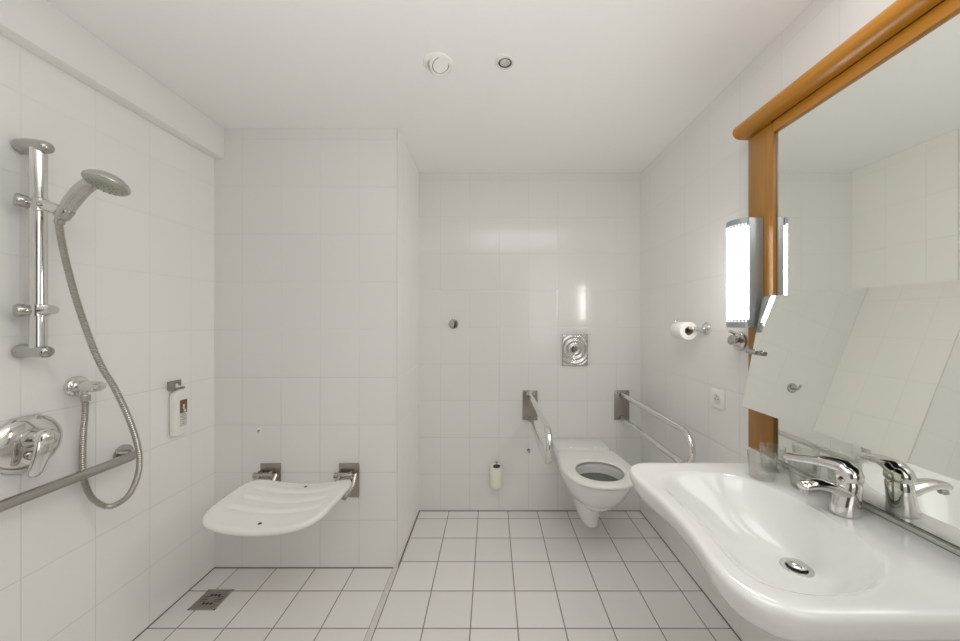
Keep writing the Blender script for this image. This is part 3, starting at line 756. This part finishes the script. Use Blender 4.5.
# soft lip around the bowl
rings.append(ringz(lambda i: (Ri[i]+.15*(Ro[i]-Ri[i]), .0008)))
rings.append(ringz(lambda i: (Ri[i]+.5*(Ro[i]-Ri[i]), .0028)))
def roll(i, off, z):
    back = math.cos(angs[i]) > 0 and abs(DC.x+math.cos(angs[i])*Ro[i]-XR) < .004
    return (Ro[i] if back else Ro[i]+off, z)
for off, z in ((-.012, .0035), (-.006, .0028), (-.002, .0), (.001, -.005), (.002, -.012), (-.002, -.028), (-.009, -.046), (-.020, -.062), (-.036, -.075), (-.058, -.084)):
    rings.append(ringz(lambda i, off=off, z=z: roll(i, off, z)))
for s, z in ((.80, -.096), (.66, -.125), (.5, -.165), (.3, -.178), (.12, -.18)):
    rings.append([Vector((DC.x+math.cos(a)*Ro[i]*s if not (math.cos(a) > 0 and DC.x+math.cos(a)*Ro[i] > XR-.003) else DC.x+math.cos(a)*Ro[i]*(1 if s == .8 else s), DC.y+math.sin(a)*Ro[i]*s, BZ+z)) for i, a in enumerate(angs)])
for r in rings:
    for v in r: v.x = min(v.x, XR-.0005)
bm = NB(); loft(bm, rings, False, True)
t = thing('washbasin', 'wide white ceramic washbasin with concave front edge on the right wall', 'washbasin', (XR, .884, BZ-.18))
obj('basin', bm, M['ceramic'], t, 60)
dz = BZ-DEP
bm = NB(); lathe(bm, (DC.x, DC.y, dz-.003), (0, 0, 1), [(-.02, .020), (-.012, .020), (.0, .021), (.0045, .024), (.0060, .029), (.0052, .034), (.002, .0355)], 48, True, False); dr = obj('drain_ring', bm, M['chrome'], t)
bm = NB(); lathe(bm, (DC.x, DC.y, dz-.02), (0, 0, 1), [(0, .0195), (.018, .0195), (.0185, .0)], 32); obj('drain_well', bm, M['dark'], dr)
bm = NB(); lathe(bm, (DC.x, DC.y, dz+.004), (0, 0, 1), [(0, .0185), (.003, .021), (.006, .021), (.009, .018), (.0105, .008), (.011, 0)], 40); obj('drain_plug', bm, M['chrome'], t)

# ------------------------------------------------------------------ faucet
fx, fyy = .908, .879; fb = BZ+.0035
t = thing('basin_mixer', 'chrome single-lever basin mixer tap standing behind the washbasin bowl', 'faucet', (fx, fyy, fb))
bm = NB()
def ell(cx, cy, z, rx, ry, n=40): return [Vector((cx+rx*math.cos(2*PI*k/n), cy+ry*math.sin(2*PI*k/n), z)) for k in range(n)]
loft(bm, [ell(fx-.002, fyy, fb, .033, .027), ell(fx-.002, fyy, fb+.004, .034, .028), ell(fx, fyy, fb+.025, .0305, .026), ell(fx+.004, fyy, fb+.05, .028, .0255), ell(fx+.007, fyy, fb+.075, .027, .0255), ell(fx+.007, fyy, fb+.083, .024, .023)])
obj('body', bm, M['chrome'], t, 50)
bm = NB()
sp_ = catmull([(fx+.002, fyy, fb+.050), (fx-.035, fyy, fb+.066), (fx-.07, fyy, fb+.073), (fx-.100, fyy, fb+.071), (fx-.117, fyy, fb+.066)], 6)
tube(bm, sp_, [.024-.008*min(1, i/20) for i in range(22)]+[.0145, .012, .008], 28, [.72-.1*i/24 for i in range(25)])
sp = obj('spout', bm, M['chrome'], t, 50)
bm = NB(); cyl(bm, (fx-.103, fyy, fb+.068), (fx-.106, fyy, fb+.050), .0105, n=24, bev=.001); obj('aerator', bm, M['chrome_dk'], sp)
bm = NB()
cz = fb+.084
lathe(bm, (fx+.007, fyy, cz), (0, 0, 1), [(0, .0255), (.004, .0285), (.018, .0280), (.030, .0235), (.037, .014), (.039, 0)], 40)
lv = catmull([(fx+.012, fyy-.012, cz+.018), (fx+.005, fyy+.012, cz+.028), (fx-.012, fyy+.05, cz+.027), (fx-.030, fyy+.095, cz+.017), (fx-.043, fyy+.135, cz+.010)], 6)
tube(bm, lv, [.022, .0250, .026, .0265, .0265]+[.0262-.006*min(1, i/17) for i in range(18)]+[.016, .008], 24, [.6]*5+[.72-.25*i/19 for i in range(20)])
lvr = obj('lever', bm, M['chrome'], t, 50)
bm = NB(); lathe(bm, (fx-.0185, fyy-.008, cz+.008), (-1, -.35, .1), [(0, .0045), (.003, .004), (.0035, 0)], 16); obj('temperature_marker', bm, M['blue'], lvr)

# ------------------------------------------------------------------ tumblers
def tumbler(x, y_, r, h, lab):
    bm = NB(); z = BZ+.0037
    lathe(bm, (x, y_, z), (0, 0, 1), [(0, 0), (0, r*.80), (.002, r*.84), (h*.5, r*.93), (h-.001, r), (h, r-.0008), (h-.001, r-.0016), (h*.5, r*.93-.0018), (.009, r*.80), (.008, 0)], 48, False, False)
    bmesh.ops.remove_doubles(bm, verts=bm.verts[:], dist=1e-5)
    o = obj('tumbler', bm, M['glass'], None, 50); tag(o, lab, 'glass', 'glass tumblers at the back of the washbasin')
tumbler(.925, 1.130, .0350, .080, 'clear glass tumbler nearest the wooden mirror post, in the washbasin corner')
tumbler(.848, 1.075, .0385, .077, 'clear glass tumbler closest to the rim of the washbasin bowl')
tumbler(.922, 1.012, .0370, .078, 'clear glass tumbler behind the tap lever, close to the mirror')

# ------------------------------------------------------------------ ceiling fixtures
w = P(438.5, 63.5, 1.343)
t = thing('ceiling_downlight', 'larger white swivel downlight with tilted round disc in the ceiling', 'ceiling light', (w.x, 1.343, ZC), None)
bm = NB(); lathe(bm, (w.x, 1.343, ZC), (0, 0, -1), [(0, .058), (.004, .058), (.009, .053), (.011, .044), (.006, .040), (.001, .039), (.001, 0)], 48, False, False); obj('ring', bm, M['plasticw'], t)
ax = Vector((.30, -.25, -1)).normalized(); c0 = Vector((w.x+.008, 1.336, ZC-.006))
bm = NB(); lathe(bm, c0, ax, [(0, .043), (.006, .043), (.012, .041), (.0125, .0355), (.006, .035), (.006, 0)], 40, False, False); obj('swivel_cup', bm, M['plasticw'], t)
bm = NB(); lathe(bm, c0+ax*.0062, ax, [(0, .0348), (.001, .0342), (.0012, 0)], 32); obj('lens_gap', bm, M['ink'], t)
bm = NB(); lathe(bm, c0+ax*.007+Vector((-.001, .002, 0)), ax, [(0, .0305), (.002, .0300), (.003, 0)], 32); obj('lens', bm, M['plasticw'], t)
w = P(505, 61.5, 1.335)
t = thing('ceiling_spotlight', 'smaller recessed halogen spotlight with faceted glass lens in the ceiling', 'ceiling light', (w.x, 1.335, ZC))
bm = NB(); lathe(bm, (w.x, 1.335, ZC), (0, 0, -1), [(0, .0375), (.003, .0375), (.006, .034), (.0062, .027), (.001, .0255)], 40, False, False); obj('ring', bm, simple('warm white ring', (.74, .73, .68), .35), t)
bm = NB(); lathe(bm, (w.x, 1.335, ZC-.0005), (0, 0, -1), [(0, .0262), (.0045, .0255), (.0046, .022), (.001, .021)], 32, True, False); obj('lens_gap', bm, M['dark'], t)
bm = NB(); lathe(bm, (w.x, 1.335, ZC-.001), (0, 0, -1), [(0, .0215), (.003, .0205), (.0055, .012), (.006, 0)], 24); obj('lens', bm, M['lens'], t)

# ------------------------------------------------------------------ lights
def area(name, loc, rot, sx, sy, power, col):
    l = bpy.data.lights.new(name, 'AREA'); l.shape = 'RECTANGLE'; l.size = sx; l.size_y = sy; l.energy = power; l.color = col
    o = bpy.data.objects.new(name, l); C.objects.link(o); o.location = loc; o.rotation_euler = rot; return o
area('side_fill', (.90, -.55, 1.55), (math.radians(84), 0, math.radians(52)), 1.1, 1.3, 6.5, (1., .985, .965))  # added fill from the right behind the camera, no doorway there
area('overhead_fill', (.35, .42, 2.29), (0, 0, 0), 1.0, .9, 7, (1., .985, .965))  # added overhead fill out of view, no fixture modelled
bl = area('ceiling_bounce_fill', (-.10, -.30, 1.35), (math.radians(160), 0, 0), 1.3, .7, 9, (1., .99, .975)); bl.data.spread = math.radians(120)  # added upward fill behind the camera, bounced off the ceiling
wd = bpy.data.worlds.new('w'); bpy.context.scene.world = wd; wd.use_nodes = True
wd.node_tree.nodes['Background'].inputs[0].default_value = (.9, .9, .88, 1); wd.node_tree.nodes['Background'].inputs[1].default_value = .3

# ------------------------------------------------------------------ camera
cd = bpy.data.cameras.new('camera'); cd.sensor_fit = 'HORIZONTAL'; cd.sensor_width = 36
cd.lens = F/960*36; cd.shift_x = -(VX-480)/960; cd.shift_y = -(320.5-VY)/960*1.0
cd.clip_start = .02
cam = bpy.data.objects.new('camera', cd); C.objects.link(cam); cam.location = (0, 0, H); cam.rotation_euler = (PI/2, 0, 0)
sc = bpy.context.scene; sc.camera = cam
sc.view_settings.view_transform = 'Standard'; sc.view_settings.look = 'None'; sc.view_settings.exposure = .16; sc.view_settings.gamma = 1.12
sc.cycles.max_bounces = 14; sc.cycles.diffuse_bounces = 8; sc.cycles.glossy_bounces = 8; sc.cycles.transmission_bounces = 12
sc.cycles.use_denoising = True
sc.cycles.caustics_reflective = False
